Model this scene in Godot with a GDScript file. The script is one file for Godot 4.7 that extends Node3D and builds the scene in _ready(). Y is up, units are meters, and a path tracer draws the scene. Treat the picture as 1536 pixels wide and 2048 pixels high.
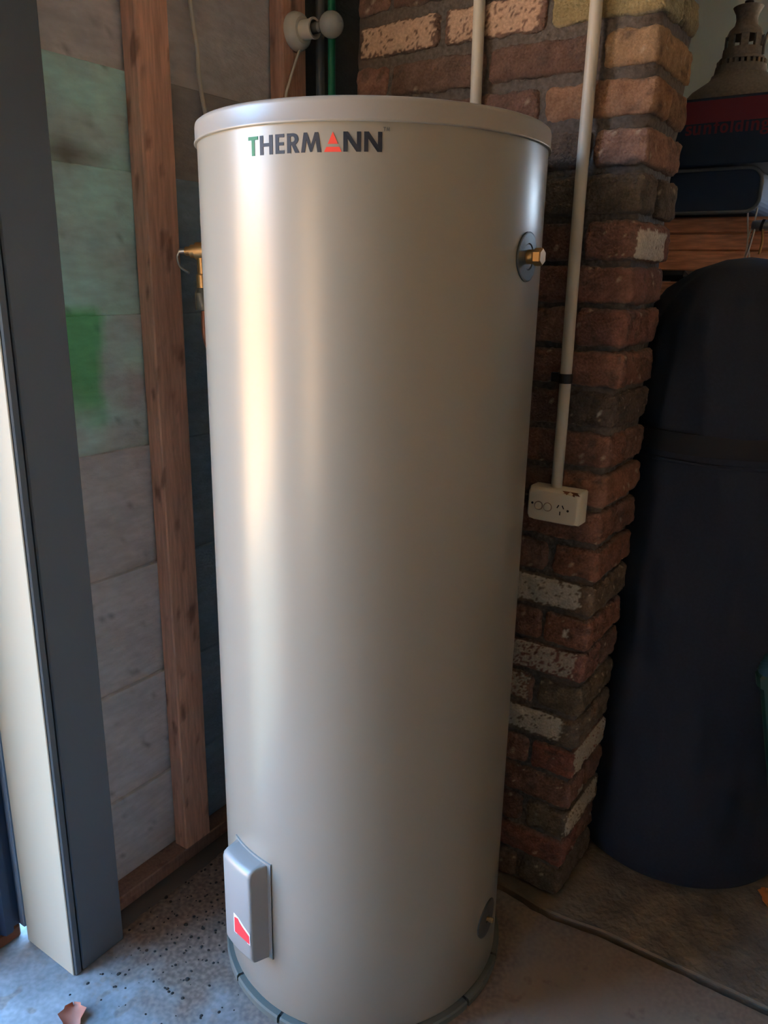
extends Node3D

# Garage corner: a storage water heater between a plank wall and a brick pier. x runs to the right along the pier's face, z towards the camera, y up.
const TX := -0.3577      # axis of the tank
const TZ := 0.3449
const TR := 0.3145       # radius of its jacket
const WIN_X0 := 0.34
const WIN_X1 := 0.80
const DOOR_X0 := -0.72
const DOOR_X1 := -0.35
const OPEN_Z1 := 1.75
const LEAN := 0.0211     # the old pier leans to the right

var rng := RandomNumberGenerator.new()
var noise_a := FastNoiseLite.new()
var noise_b := FastNoiseLite.new()
var noise_c := FastNoiseLite.new()
var mats := {}


func _ready() -> void:
	# ---- camera, sky, sun, exposure
	var cam := Camera3D.new()
	cam.name = "camera"
	cam.fov = rad_to_deg(2.0 * atan(1024.0 / 1579.1))
	cam.near = 0.02
	cam.rotation = Vector3(deg_to_rad(-16.2918), deg_to_rad(34.0753), deg_to_rad(1.0615))
	cam.position = Vector3(0.5476, 1.5044, 1.6272)
	add_child(cam)
	cam.current = true
	var env := Environment.new()
	env.background_mode = Environment.BG_SKY
	var sky_mat := ProceduralSkyMaterial.new()
	sky_mat.sky_top_color = Color(0.34, 0.58, 0.82)
	sky_mat.sky_horizon_color = Color(0.80, 0.84, 0.86)
	sky_mat.sky_curve = 0.12
	sky_mat.ground_bottom_color = Color(0.45, 0.42, 0.38)
	sky_mat.ground_horizon_color = Color(0.55, 0.53, 0.5)
	sky_mat.sun_angle_max = 4.0
	sky_mat.sky_energy_multiplier = 1.0
	var sky := Sky.new()
	sky.sky_material = sky_mat
	env.sky = sky
	env.background_energy_multiplier = 3.1
	env.tonemap_mode = Environment.TONE_MAPPER_LINEAR
	env.tonemap_exposure = 12.6
	env.sdfgi_enabled = true
	env.ssao_enabled = true
	env.ssil_enabled = true
	var we := WorldEnvironment.new()
	we.name = "surroundings"
	we.environment = env
	add_child(we)
	var sun := DirectionalLight3D.new()
	sun.name = "sun"
	sun.light_color = Color(1.0, 0.91, 0.77)
	sun.light_energy = 2.1
	sun.light_angular_distance = 0.5
	sun.shadow_enabled = true
	add_child(sun)
	sun.look_at_from_position(Vector3(5, 8, -4), Vector3.ZERO)

	rng.seed = 7
	for n in [[noise_a, 1, 1.0], [noise_b, 2, 1.0], [noise_c, 3, 1.0]]:
		n[0].seed = n[1]
		n[0].noise_type = FastNoiseLite.TYPE_SIMPLEX_SMOOTH
		n[0].frequency = n[2]
		n[0].fractal_octaves = 2
	make_materials()
	build_shell()
	build_plank_wall()
	build_pier()
	build_post()
	build_tank()
	build_conduits()
	build_bulb()
	build_store()
	build_floor_bits()


# ------------------------------------------------------------------ naming helpers
func thing(called: String, label: String, category: String, at := Vector3.ZERO, group := "") -> Node3D:
	var o := Node3D.new()
	o.name = called
	add_child(o, true)
	o.position = at
	tag(o, label, category, group)
	return o


func tag(o: Node, label: String, category: String, group := "") -> void:
	o.set_meta("label", label)
	o.set_meta("category", category)
	if group != "":
		o.set_meta("group", group)


func struct(called: String, label: String, category: String) -> Node3D:
	var o := thing(called, label, category)
	o.set_meta("kind", "structure")
	return o


func part(called: String, st, m: Material, parent: Node) -> MeshInstance3D:
	var o := MeshInstance3D.new()
	o.name = called
	if st is SurfaceTool:
		st.generate_normals()
		o.mesh = st.commit()
	else:
		o.mesh = st
	o.material_override = m
	parent.add_child(o, true)
	return o


func begin() -> SurfaceTool:
	var st := SurfaceTool.new()
	st.begin(Mesh.PRIMITIVE_TRIANGLES)
	st.set_smooth_group(-1)
	return st


# ------------------------------------------------------------------ shape helpers (corners are given counter-clockwise from outside)
func tri(st: SurfaceTool, a: Vector3, b: Vector3, c: Vector3) -> void:
	st.add_vertex(a)
	st.add_vertex(c)
	st.add_vertex(b)


func quad(st: SurfaceTool, a: Vector3, b: Vector3, c: Vector3, d: Vector3) -> void:
	tri(st, a, b, c)
	tri(st, a, c, d)


func box(st: SurfaceTool, lo: Vector3, hi: Vector3, ch := 0.002, xf := Transform3D.IDENTITY) -> void:
	st.set_smooth_group(-1)
	var c := (lo + hi) / 2.0
	var h := (hi - lo) / 2.0
	ch = minf(ch, minf(h.x, minf(h.y, h.z)) * 0.9)
	var p := func(s: Vector3, k: int) -> Vector3:
		var v := h - Vector3(ch, ch, ch)
		v[k] = h[k]
		return xf * (c + v * s)
	for k in 3:
		var i := (k + 1) % 3
		var j := (k + 2) % 3
		for s in [-1.0, 1.0]:
			var q := []
			for e in [[-1, -1], [1, -1], [1, 1], [-1, 1]]:
				var sg := Vector3.ZERO
				sg[k] = s
				sg[i] = e[0]
				sg[j] = e[1]
				q.append(p.call(sg, k))
			if s > 0:
				quad(st, q[0], q[1], q[2], q[3])
			else:
				quad(st, q[3], q[2], q[1], q[0])
	# chamfers along the twelve edges, and the eight corners
	for k in 3:
		var i := (k + 1) % 3
		var j := (k + 2) % 3
		for a in [-1.0, 1.0]:
			for b in [-1.0, 1.0]:
				var s0 := Vector3.ZERO
				var s1 := Vector3.ZERO
				s0[k] = -1
				s1[k] = 1
				s0[i] = a
				s1[i] = a
				s0[j] = b
				s1[j] = b
				var w = [p.call(s0, i), p.call(s1, i), p.call(s1, j), p.call(s0, j)]
				if a * b < 0:
					quad(st, w[0], w[1], w[2], w[3])
				else:
					quad(st, w[3], w[2], w[1], w[0])
	for a in [-1.0, 1.0]:
		for b in [-1.0, 1.0]:
			for d in [-1.0, 1.0]:
				var s := Vector3(a, b, d)
				if a * b * d > 0:
					tri(st, p.call(s, 0), p.call(s, 1), p.call(s, 2))
				else:
					tri(st, p.call(s, 2), p.call(s, 1), p.call(s, 0))


# rows of points; row i+1 lies to the left of row i when seen from outside with the rows running up
func skin(st: SurfaceTool, rows: Array, closed := false, group := 0) -> void:
	st.set_smooth_group(group)
	var n := rows.size()
	for i in (n if closed else n - 1):
		var r0 = rows[i]
		var r1 = rows[(i + 1) % n]
		for j in r0.size() - 1:
			quad(st, r0[j], r0[j + 1], r1[j + 1], r1[j])


# profile of (radius, height) running upwards on the outside, turned about the y axis of xf
func lathe(st: SurfaceTool, prof: Array, segs := 32, xf := Transform3D.IDENTITY, crease := 35.0, first_group := 0) -> void:
	var g := first_group
	var start := 0
	for k in range(1, prof.size()):
		var last := k == prof.size() - 1
		var sharp := false
		if not last:
			var d0: Vector2 = (prof[k] - prof[k - 1]).normalized()
			var d1: Vector2 = (prof[k + 1] - prof[k]).normalized()
			sharp = absf(rad_to_deg(d0.angle_to(d1))) > crease
		if last or sharp:
			var rows := []
			for i in segs:
				var a := TAU * i / segs
				var row := PackedVector3Array()
				for q in range(start, k + 1):
					row.append(xf * Vector3(prof[q].x * sin(a), prof[q].y, prof[q].x * cos(a)))
				rows.append(row)
			rows.reverse()
			skin(st, rows, true, g)
			g += 1
			start = k


func tube(st: SurfaceTool, path: Array, r: float, segs := 10, caps := true, group := 0) -> void:
	var rows := []
	for i in segs:
		rows.append(PackedVector3Array())
	var up := Vector3(0.3, 0.1, 0.95).normalized()
	for k in path.size():
		var t: Vector3 = (path[mini(k + 1, path.size() - 1)] - path[maxi(k - 1, 0)]).normalized()
		if absf(t.dot(up)) > 0.95:
			up = Vector3(0.9, 0.3, 0.1).normalized()
		var u := t.cross(up).normalized()
		var v := t.cross(u).normalized()
		up = -v if up.dot(v) < 0 else v
		u = t.cross(up).normalized()
		v = t.cross(u)
		for i in segs:
			var a := TAU * i / segs
			rows[i].append(path[k] + u * (cos(a) * r) + v * (sin(a) * r))
	rows.reverse()
	skin(st, rows, true, group)
	if caps:
		st.set_smooth_group(-1)
		rows.reverse()
		for i in segs:
			var j := (i + 1) % segs
			tri(st, path[0], rows[i][0], rows[j][0])
			tri(st, path[-1], rows[j][path.size() - 1], rows[i][path.size() - 1])


func curve(pts: Array, n := 6) -> Array:
	var out := []
	for i in pts.size() - 1:
		var a: Vector3 = pts[maxi(i - 1, 0)]
		var b: Vector3 = pts[i]
		var c: Vector3 = pts[i + 1]
		var d: Vector3 = pts[mini(i + 2, pts.size() - 1)]
		for k in n:
			out.append(b.cubic_interpolate(c, a, d, float(k) / n))
	out.append(pts[-1])
	return out


# flat polygon (x, y) pushed out along z by t, mapped by f
func slab(st: SurfaceTool, poly: PackedVector2Array, t: float, f: Callable) -> void:
	st.set_smooth_group(-1)
	if Geometry2D.is_polygon_clockwise(poly):
		poly.reverse()
	var idx := Geometry2D.triangulate_polygon(poly)
	for i in range(0, idx.size(), 3):
		var a := poly[idx[i]]
		var b := poly[idx[i + 1]]
		var c := poly[idx[i + 2]]
		if (b - a).cross(c - a) < 0:
			var s := b
			b = c
			c = s
		tri(st, f.call(a, t), f.call(b, t), f.call(c, t))
	for i in poly.size():
		var a := poly[i]
		var b := poly[(i + 1) % poly.size()]
		quad(st, f.call(a, 0.0), f.call(b, 0.0), f.call(b, t), f.call(a, t))


func lin(r: float, g: float, b: float) -> Color:
	return Color(r / 255.0, g / 255.0, b / 255.0).srgb_to_linear()


# ------------------------------------------------------------------ materials
func noise_tex(freq: float, lo: float, hi: float, seed_no: int, as_normal := false, bump := 4.0, octaves := 4) -> NoiseTexture2D:
	var n := FastNoiseLite.new()
	n.seed = seed_no
	n.frequency = freq
	n.fractal_octaves = octaves
	var t := NoiseTexture2D.new()
	t.width = 512
	t.height = 512
	t.seamless = true
	t.noise = n
	if as_normal:
		t.as_normal_map = true
		t.bump_strength = bump
	else:
		var ramp := Gradient.new()
		ramp.set_color(0, Color(lo, lo, lo))
		ramp.set_color(1, Color(hi, hi, hi))
		t.color_ramp = ramp
	return t


func mat(called: String, col: Color, rough: float, metal := 0.0) -> StandardMaterial3D:
	var m := StandardMaterial3D.new()
	m.resource_name = called
	m.albedo_color = col
	m.roughness = rough
	m.metallic = metal
	mats[called] = m
	return m


func grain(m: StandardMaterial3D, tex: Texture2D, normal: Texture2D, scale: Vector3, normal_scale := 0.5, world := true) -> void:
	m.uv1_triplanar = true
	m.uv1_world_triplanar = world
	m.uv1_scale = scale
	if tex:
		m.albedo_texture = tex
	if normal:
		m.normal_enabled = true
		m.normal_texture = normal
		m.normal_scale = normal_scale


func make_materials() -> void:
	var speck := noise_tex(0.03, 0.72, 1.0, 11)
	var coarse := noise_tex(0.012, 0.7, 1.0, 12)
	var fine_n := noise_tex(0.06, 0, 1, 13, true, 6.0)
	var rough_n := noise_tex(0.02, 0, 1, 14, true, 10.0)
	var m := mat("brick", Color.WHITE, 0.93)
	m.vertex_color_use_as_albedo = true
	m.specular_mode = BaseMaterial3D.SPECULAR_DISABLED
	grain(m, noise_tex(0.05, 0.8, 1.0, 15), noise_tex(0.05, 0, 1, 16, true, 9.0), Vector3(5, 5, 5), 1.0)
	m = mat("mortar", Color(0.43, 0.39, 0.355), 0.95)
	grain(m, speck, rough_n, Vector3(5, 5, 5), 1.0)
	m = mat("plank", Color.WHITE, 0.88)
	m.vertex_color_use_as_albedo = true
	grain(m, noise_tex(0.02, 0.9, 1.0, 17), fine_n, Vector3(4, 4, 1.2), 0.25)
	m = mat("stud", Color.WHITE, 0.8)
	m.vertex_color_use_as_albedo = true
	grain(m, noise_tex(0.02, 0.84, 1.0, 18), fine_n, Vector3(9, 0.8, 9), 0.3)
	m = mat("concrete", Color.WHITE, 0.9)
	mat("concrete_plain", Color(0.50, 0.44, 0.36), 0.9)
	grain(mats.concrete_plain, coarse, fine_n, Vector3(1.3, 1.3, 1.3), 0.4)
	m = mat("tank", Color(0.575, 0.548, 0.492), 0.30, 0.08)
	m = mat("tank_lid", Color(0.60, 0.57, 0.525), 0.38, 0.1)
	m = mat("tank_box", Color(0.575, 0.57, 0.55), 0.4, 0.1)
	mat("base_plastic", Color(0.35, 0.365, 0.34), 0.75)
	mat("green_ink", Color(0.10, 0.42, 0.24), 0.6)
	mat("dark_ink", Color(0.05, 0.08, 0.12), 0.6)
	mat("red_ink", Color(0.90, 0.26, 0.17), 0.6)
	mat("grey_ink", Color(0.35, 0.35, 0.35), 0.6)
	mat("sticker_red", Color(0.90, 0.22, 0.24), 0.5)
	mat("sticker_white", Color(0.92, 0.90, 0.88), 0.5)
	mat("escutcheon", Color(0.33, 0.345, 0.34), 0.35, 0.35)
	mat("brass", Color(0.66, 0.53, 0.36), 0.38, 0.85)
	mat("copper", Color(0.50, 0.33, 0.27), 0.5, 0.7)
	mat("steel", Color(0.75, 0.75, 0.75), 0.3, 1.0)
	mat("grey_metal", Color(0.36, 0.36, 0.33), 0.5, 0.6)
	mat("conduit", Color(0.80, 0.77, 0.70), 0.45)
	grain(mats.conduit, noise_tex(0.01, 0.86, 1.0, 21), null, Vector3(3, 1, 3))
	mat("outlet", Color(0.84, 0.80, 0.71), 0.4)
	mat("rust", Color(0.42, 0.25, 0.15), 0.9)
	mat("black_plastic", Color(0.04, 0.04, 0.045), 0.5)
	mat("slot", Color(0.03, 0.025, 0.02), 0.9)
	mat("cream_steel", Color(0.60, 0.57, 0.495), 0.5)
	mat("dark_steel", Color(0.33, 0.365, 0.385), 0.55)
	mat("blue_steel", Color(0.13, 0.22, 0.32), 0.5)
	mat("grey_blue_steel", Color(0.42, 0.47, 0.52), 0.5)
	mat("porcelain", Color(0.80, 0.78, 0.73), 0.35)
	var pn := mat("pane", Color(0.9, 0.95, 0.93, 0.08), 0.05)
	pn.transparency = BaseMaterial3D.TRANSPARENCY_ALPHA
	var gl := mat("bulb_frost", Color(0.72, 0.72, 0.70, 0.55), 0.14)
	gl.transparency = BaseMaterial3D.TRANSPARENCY_ALPHA
	mat("green_pipe", Color(0.06, 0.44, 0.31), 0.45)
	mat("grey_pipe", Color(0.33, 0.36, 0.37), 0.5)
	mat("white_cable", Color(0.80, 0.77, 0.71), 0.5)
	m = mat("navy_cloth", Color(0.085, 0.125, 0.19), 0.85)
	grain(m, speck, noise_tex(0.2, 0, 1, 22, true, 4.0), Vector3(6, 6, 6), 0.3)
	mat("navy_strap", Color(0.03, 0.04, 0.065), 0.8)
	mat("green_bin", Color(0.07, 0.20, 0.165), 0.5)
	m = mat("stored_timber", Color(0.97, 0.70, 0.55), 0.75)
	grain(m, noise_tex(0.02, 0.75, 1.0, 23), null, Vector3(1.0, 9, 9), 0.3, false)
	mat("navy_card", Color(0.13, 0.20, 0.28), 0.85)
	mat("print_red", Color(0.44, 0.17, 0.22), 0.8)
	mat("dark_case", Color(0.14, 0.22, 0.32), 0.8)
	mat("case_rim", Color(0.42, 0.44, 0.46), 0.75)
	m = mat("lantern", Color(0.52, 0.495, 0.46), 0.7)
	grain(m, speck, null, Vector3(6, 6, 6))
	mat("lantern_dark", Color(0.10, 0.11, 0.12), 0.7)
	mat("rear_wall", Color(0.84, 0.92, 0.91), 0.9)
	mat("ceiling", Color(0.84, 0.77, 0.69), 0.9)
	mat("room_wall", Color(0.86, 0.79, 0.70), 0.9)
	mat("leaf", Color(0.62, 0.36, 0.27), 0.8)
	mat("leaf_orange", Color(0.72, 0.42, 0.16), 0.8)
	mat("crumb", Color(0.17, 0.14, 0.12), 0.95)
	mat("drive", Color(0.82, 0.70, 0.54), 0.9)
	mat("neighbour", Color(0.80, 0.68, 0.52), 0.9)
	mat("shelf_steel", Color(0.07, 0.08, 0.10), 0.5)
	mat("debris_cement", Color(0.33, 0.295, 0.265), 0.95)


# ------------------------------------------------------------------ room shell
func build_shell() -> void:
	var fl := struct("floor", "worn concrete garage floor with a dark joint in front of the brick pier", "floor")
	part("slab", floor_slab(), floor_material(), fl)
	var st := begin()
	box(st, Vector3(-1.05, -0.12, -2.0), Vector3(3.2, -0.058, 4.2), 0.001)
	part("footing", st, mats.slot, fl)
	# the rear slab, on the other side of the joint
	st = begin()
	var rows := []
	for i in 131:
		var x := 3.2 - 4.25 * i / 130.0
		var e := joint(x) - 0.0095 + noise_a.get_noise_2d(x * 30.0, 7.0) * 0.003
		rows.append(PackedVector3Array([Vector3(x, -0.06, e), Vector3(x, -0.004, e), Vector3(x, 0.0, e - 0.004), Vector3(x, 0.0, -0.3), Vector3(x, 0.0, -2.0)]))
	skin(st, rows, false, -1)
	part("slab", st, mats.concrete_plain, fl)

	var ce := struct("ceiling", "plain timber lined ceiling above the garage corner", "ceiling")
	st = begin()
	box(st, Vector3(-1.35, 2.65, -2.6), Vector3(4.15, 2.78, 4.5))
	part("lining", st, mats.ceiling, ce)
	var w := struct("wall_rear", "pale grey green wall far behind the stored lanterns", "wall")
	st = begin()
	box(st, Vector3(-1.05, -0.1, -1.70), Vector3(WIN_X0, 2.65, -1.55))
	box(st, Vector3(WIN_X1, -0.1, -1.70), Vector3(3.3, 2.65, -1.55))
	box(st, Vector3(WIN_X0, -0.1, -1.70), Vector3(WIN_X1, 1.25, -1.55))
	box(st, Vector3(WIN_X0, 2.15, -1.70), Vector3(WIN_X1, 2.65, -1.55))
	part("lining", st, mats.rear_wall, w)
	w = struct("window_1", "framed window in the rear wall beyond the stored things", "window")
	for x in [WIN_X0, WIN_X1 - 0.05]:
		st = begin()
		box(st, Vector3(x, 1.25, -1.65), Vector3(x + 0.05, 2.15, -1.59))
		part("jamb", st, mats.porcelain, w)
	for y in [1.25, 2.10]:
		st = begin()
		box(st, Vector3(WIN_X0 + 0.05, y, -1.65), Vector3(WIN_X1 - 0.05, y + 0.05, -1.59))
		part("rail", st, mats.porcelain, w)
	st = begin()
	box(st, Vector3(WIN_X0 + 0.05, 1.30, -1.622), Vector3(WIN_X1 - 0.05, 2.10, -1.618), 0.0005)
	part("pane", st, mats.pane, w)
	w = struct("wall_right", "plain garage side wall opposite the plank wall", "wall")
	st = begin()
	box(st, Vector3(3.15, -0.1, -1.55), Vector3(3.3, 2.65, 4.2))
	part("lining", st, mats.room_wall, w)
	w = struct("wall_front", "plain garage wall behind the camera, with an open doorway", "wall")
	st = begin()
	box(st, Vector3(-1.05, -0.1, 4.2), Vector3(DOOR_X0, 2.65, 4.3))
	box(st, Vector3(DOOR_X1, -0.1, 4.2), Vector3(3.3, 2.65, 4.3))
	box(st, Vector3(DOOR_X0, 2.1, 4.2), Vector3(DOOR_X1, 2.65, 4.3))
	part("lining", st, mats.room_wall, w)
	w = struct("wall_entrance", "wall over and beyond the side opening that lets in the daylight", "wall")
	st = begin()
	box(st, Vector3(-1.05, -0.1, OPEN_Z1), Vector3(-0.93, 2.65, 4.2))
	box(st, Vector3(-1.05, 2.36, 0.85), Vector3(-0.93, 2.65, OPEN_Z1))
	part("lining", st, mats.room_wall, w)
	var g := struct("ground", "pale driveway outside the side opening", "driveway")
	st = begin()
	box(st, Vector3(-14, -0.3, -12), Vector3(14, -0.13, 14))
	box(st, Vector3(-14, -0.13, -12), Vector3(-1.06, -0.02, 14))
	box(st, Vector3(-1.06, -0.13, 4.31), Vector3(14, -0.02, 14))
	part("paving", st, mats.drive, g)
	g = struct("wall_outside", "pale house wall across the driveway", "wall")
	st = begin()
	box(st, Vector3(-8.2, -0.13, -11), Vector3(-8.0, 3.0, 11))
	box(st, Vector3(-8.0, -0.13, 10.8), Vector3(12, 3.0, 11))
	part("cladding", st, mats.neighbour, g)


func joint(x: float) -> float:
	# the joint in the concrete wanders a little in front of the pier
	return 0.038 + 0.018 * exp(-pow((x - 0.0) / 0.09, 2.0)) - 0.004 * x


func floor_slab() -> SurfaceTool:
	var st := begin()
	st.set_smooth_group(-1)
	var nx := 160
	for i in nx:
		var x0 := -1.05 + 4.25 * i / nx
		var x1 := -1.05 + 4.25 * (i + 1) / nx
		var e0 := joint(x0) + 0.0085 + noise_b.get_noise_2d(x0 * 30.0, 3.0) * 0.003
		var e1 := joint(x1) + 0.0085 + noise_b.get_noise_2d(x1 * 30.0, 3.0) * 0.003
		var a := [Vector3(x0, -0.06, e0), Vector3(x1, -0.06, e1), Vector3(x1, -0.004, e1), Vector3(x0, -0.004, e0), Vector3(x1, 0, e1 + 0.005), Vector3(x0, 0, e0 + 0.005), Vector3(x1, 0, 4.2), Vector3(x0, 0, 4.2)]
		for q in [[1, 0, 3, 2], [2, 3, 5, 4], [4, 5, 7, 6]]:
			for k in [0, 2, 1, 0, 3, 2]:
				var v: Vector3 = a[q[k]]
				st.set_uv(Vector2((v.x + 1.05) / 4.25, v.z / 4.25))
				st.add_vertex(v)
	return st


func floor_material() -> StandardMaterial3D:
	var n := 1400
	var im := Image.create(n, n, false, Image.FORMAT_RGB8)
	var data := PackedByteArray()
	data.resize(n * n * 3)
	var dirt := Color(0.43, 0.35, 0.29)
	for j in n:
		var z := 4.25 * j / n
		for i in n:
			var x := -1.05 + 4.25 * i / n
			var k := (j * n + i) * 3
			var c := Color(0.475, 0.48, 0.475)
			if x < 1.4 and z < 2.0:
				var m := noise_a.get_noise_2d(x * 9.0, z * 9.0)
				var f := noise_b.get_noise_2d(x * 70.0, z * 70.0)
				var v := 1.0 + 0.13 * m + 0.10 * f
				c = Color(c.r * v, c.g * v, c.b * v)
				# soil swept into the corner between the plank wall, the tank and the post
				var d := smoothstep(0.84, 0.66, z + 0.09 * m - 0.25 * (x + 0.72)) * smoothstep(-0.40, -0.60, x + 0.06 * m)
				d = maxf(d, smoothstep(0.30, 0.5, noise_c.get_noise_2d(x * 22.0, z * 22.0) + 0.3 * f) * smoothstep(0.95, 0.7, z) * smoothstep(-0.25, -0.6, x) * 0.7)
				# grime ring round the tank and along the pier
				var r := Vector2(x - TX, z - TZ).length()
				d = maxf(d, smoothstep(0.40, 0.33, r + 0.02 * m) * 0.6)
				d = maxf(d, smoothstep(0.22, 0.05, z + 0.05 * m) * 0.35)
				d = maxf(d, smoothstep(0.42, 0.6, noise_c.get_noise_2d(x * 14.0 + 9.0, z * 14.0)) * 0.45)
				c = c.lerp(Color(0.50, 0.42, 0.33), 0.85 * smoothstep(-0.25, 0.15, x + 0.1 * m))
				c = c.lerp(dirt * (1.0 + 0.3 * f), clampf(d, 0.0, 0.92))
			data[k] = int(clampf(c.r, 0, 1) * 255)
			data[k + 1] = int(clampf(c.g, 0, 1) * 255)
			data[k + 2] = int(clampf(c.b, 0, 1) * 255)
	im.set_data(n, n, false, Image.FORMAT_RGB8, data)
	var m: StandardMaterial3D = mats.concrete
	m.albedo_texture = ImageTexture.create_from_image(im)
	return m


# ------------------------------------------------------------------ plank wall on the left
func build_plank_wall() -> void:
	var w := struct("wall_left", "unlined plank wall with rough timber studs behind the water heater", "wall")
	var st := begin()
	box(st, Vector3(-1.02, -0.1, -1.55), Vector3(-0.945, 2.65, 0.72))
	part("outer_skin", st, mats.dark_steel, w)
	# tops of the boards as the photograph shows them
	var ys := [0.0, 0.270, 0.5575, 0.8455, 1.1325, 1.4245, 1.714, 1.904, 2.19, 2.65]
	for k in ys.size() - 1:
		part("plank", plank_mesh(ys[k], ys[k + 1], k), mats.plank, w)
	# bottom plate
	st = begin()
	timber(st, Vector3(-0.945, 0.0, -1.54), Vector3(-0.86, 0.045, 0.713), 2, lin(150, 118, 102), 40)
	part("bottom_plate", st, mats.stud, w)
	st = begin()
	timber(st, Vector3(-0.905, 0.045, 0.367), Vector3(-0.86, 2.65, 0.453), 1, lin(240, 186, 158), 41)
	part("timber_stud", st, mats.stud, w)
	st = begin()
	timber(st, Vector3(-0.905, 0.045, -0.072), Vector3(-0.86, 2.65, 0.014), 1, lin(214, 166, 142), 42)
	part("timber_stud", st, mats.stud, w)
	st = begin()
	timber(st, Vector3(-0.905, 0.045, -0.52), Vector3(-0.86, 2.65, -0.434), 1, lin(140, 92, 70), 43)
	part("timber_stud", st, mats.stud, w)


func plank_mesh(y0: float, y1: float, k: int) -> SurfaceTool:
	var st := begin()
	st.set_smooth_group(0)
	var z0 := -1.55
	var z1 := 0.715
	var nz := 180
	var ny := 22
	var pts := []
	var cols := []
	for i in nz + 1:
		var z := lerpf(z0, z1, float(i) / nz)
		var row := PackedVector3Array()
		var cr := PackedColorArray()
		for j in ny + 1:
			var t := float(j) / ny
			var y := lerpf(y0, y1 - 0.001, t)
			var x := lerpf(-0.9135, -0.9035, t) + noise_a.get_noise_3d(k * 9.0, y * 6.0, z * 3.0) * 0.0012
			row.append(Vector3(x, y, z))
			cr.append(plank_color(k, y, z, t))
		# the top edge of the board turns back to the next one
		row.append(Vector3(-0.9045, y1 + 0.0005, z))
		cr.append(cr[-1])
		row.append(Vector3(-0.93, y1 + 0.0005, z))
		cr.append(cr[-1])
		pts.append(row)
		cols.append(cr)
	for i in nz:
		for j in ny + 2:
			st.set_smooth_group(0 if j < ny else 1)
			for q in [[0, 0], [0, 1], [1, 1], [0, 0], [1, 1], [1, 0]]:
				st.set_color(cols[i + q[0]][j + q[1]])
				st.add_vertex(pts[i + q[0]][j + q[1]])
	return st


func plank_color(k: int, y: float, z: float, t: float) -> Color:
	var n := noise_a.get_noise_3d(k * 3.0, y * 9.0, z * 5.0)
	var f := noise_b.get_noise_3d(k * 5.0, y * 40.0, z * 30.0)
	var grey := lin(206, 202, 202)
	var green := lin(192, 238, 230)
	var c := grey
	var g := 0.0
	if k == 6:
		g = 0.75 + 0.6 * n
	elif k == 5:
		g = 0.8 + 0.45 * n
	elif k == 4:
		g = 0.5 + 0.7 * n
	c = c.lerp(green, clampf(g, 0, 1) * smoothstep(0.42, 0.46, z))
	# a streak of brighter green paint beside the post
	var s := smoothstep(0.545, 0.575, z + 0.02 * n) * smoothstep(1.18, 1.27, y + 0.05 * n) * smoothstep(1.452, 1.425, y)
	c = c.lerp(lin(110, 205, 135), s * 0.9)
	# rust stain under the joint, dark scuffs
	c = c.lerp(lin(105, 84, 66), smoothstep(0.05, 0.0, absf(y - 1.735) + 0.35 * absf(z - 0.60)) * 0.8)
	c = c.lerp(lin(62, 58, 58), smoothstep(0.52, 0.75, noise_c.get_noise_3d(y * 22.0, z * 22.0, k * 2.0)) * 0.45)
	# beyond the stud the lower boards carry old slate coloured paint
	if k <= 5:
		c = c.lerp(lin(165, 190, 208), smoothstep(0.40, 0.37, z))
	elif k == 6:
		c = c.lerp(lin(170, 166, 164), smoothstep(0.40, 0.37, z))
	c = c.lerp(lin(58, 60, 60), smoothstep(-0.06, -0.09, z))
	var v := 1.0 + 0.13 * n + 0.10 * f
	c = Color(c.r * v, c.g * v, c.b * v)
	return c


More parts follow.
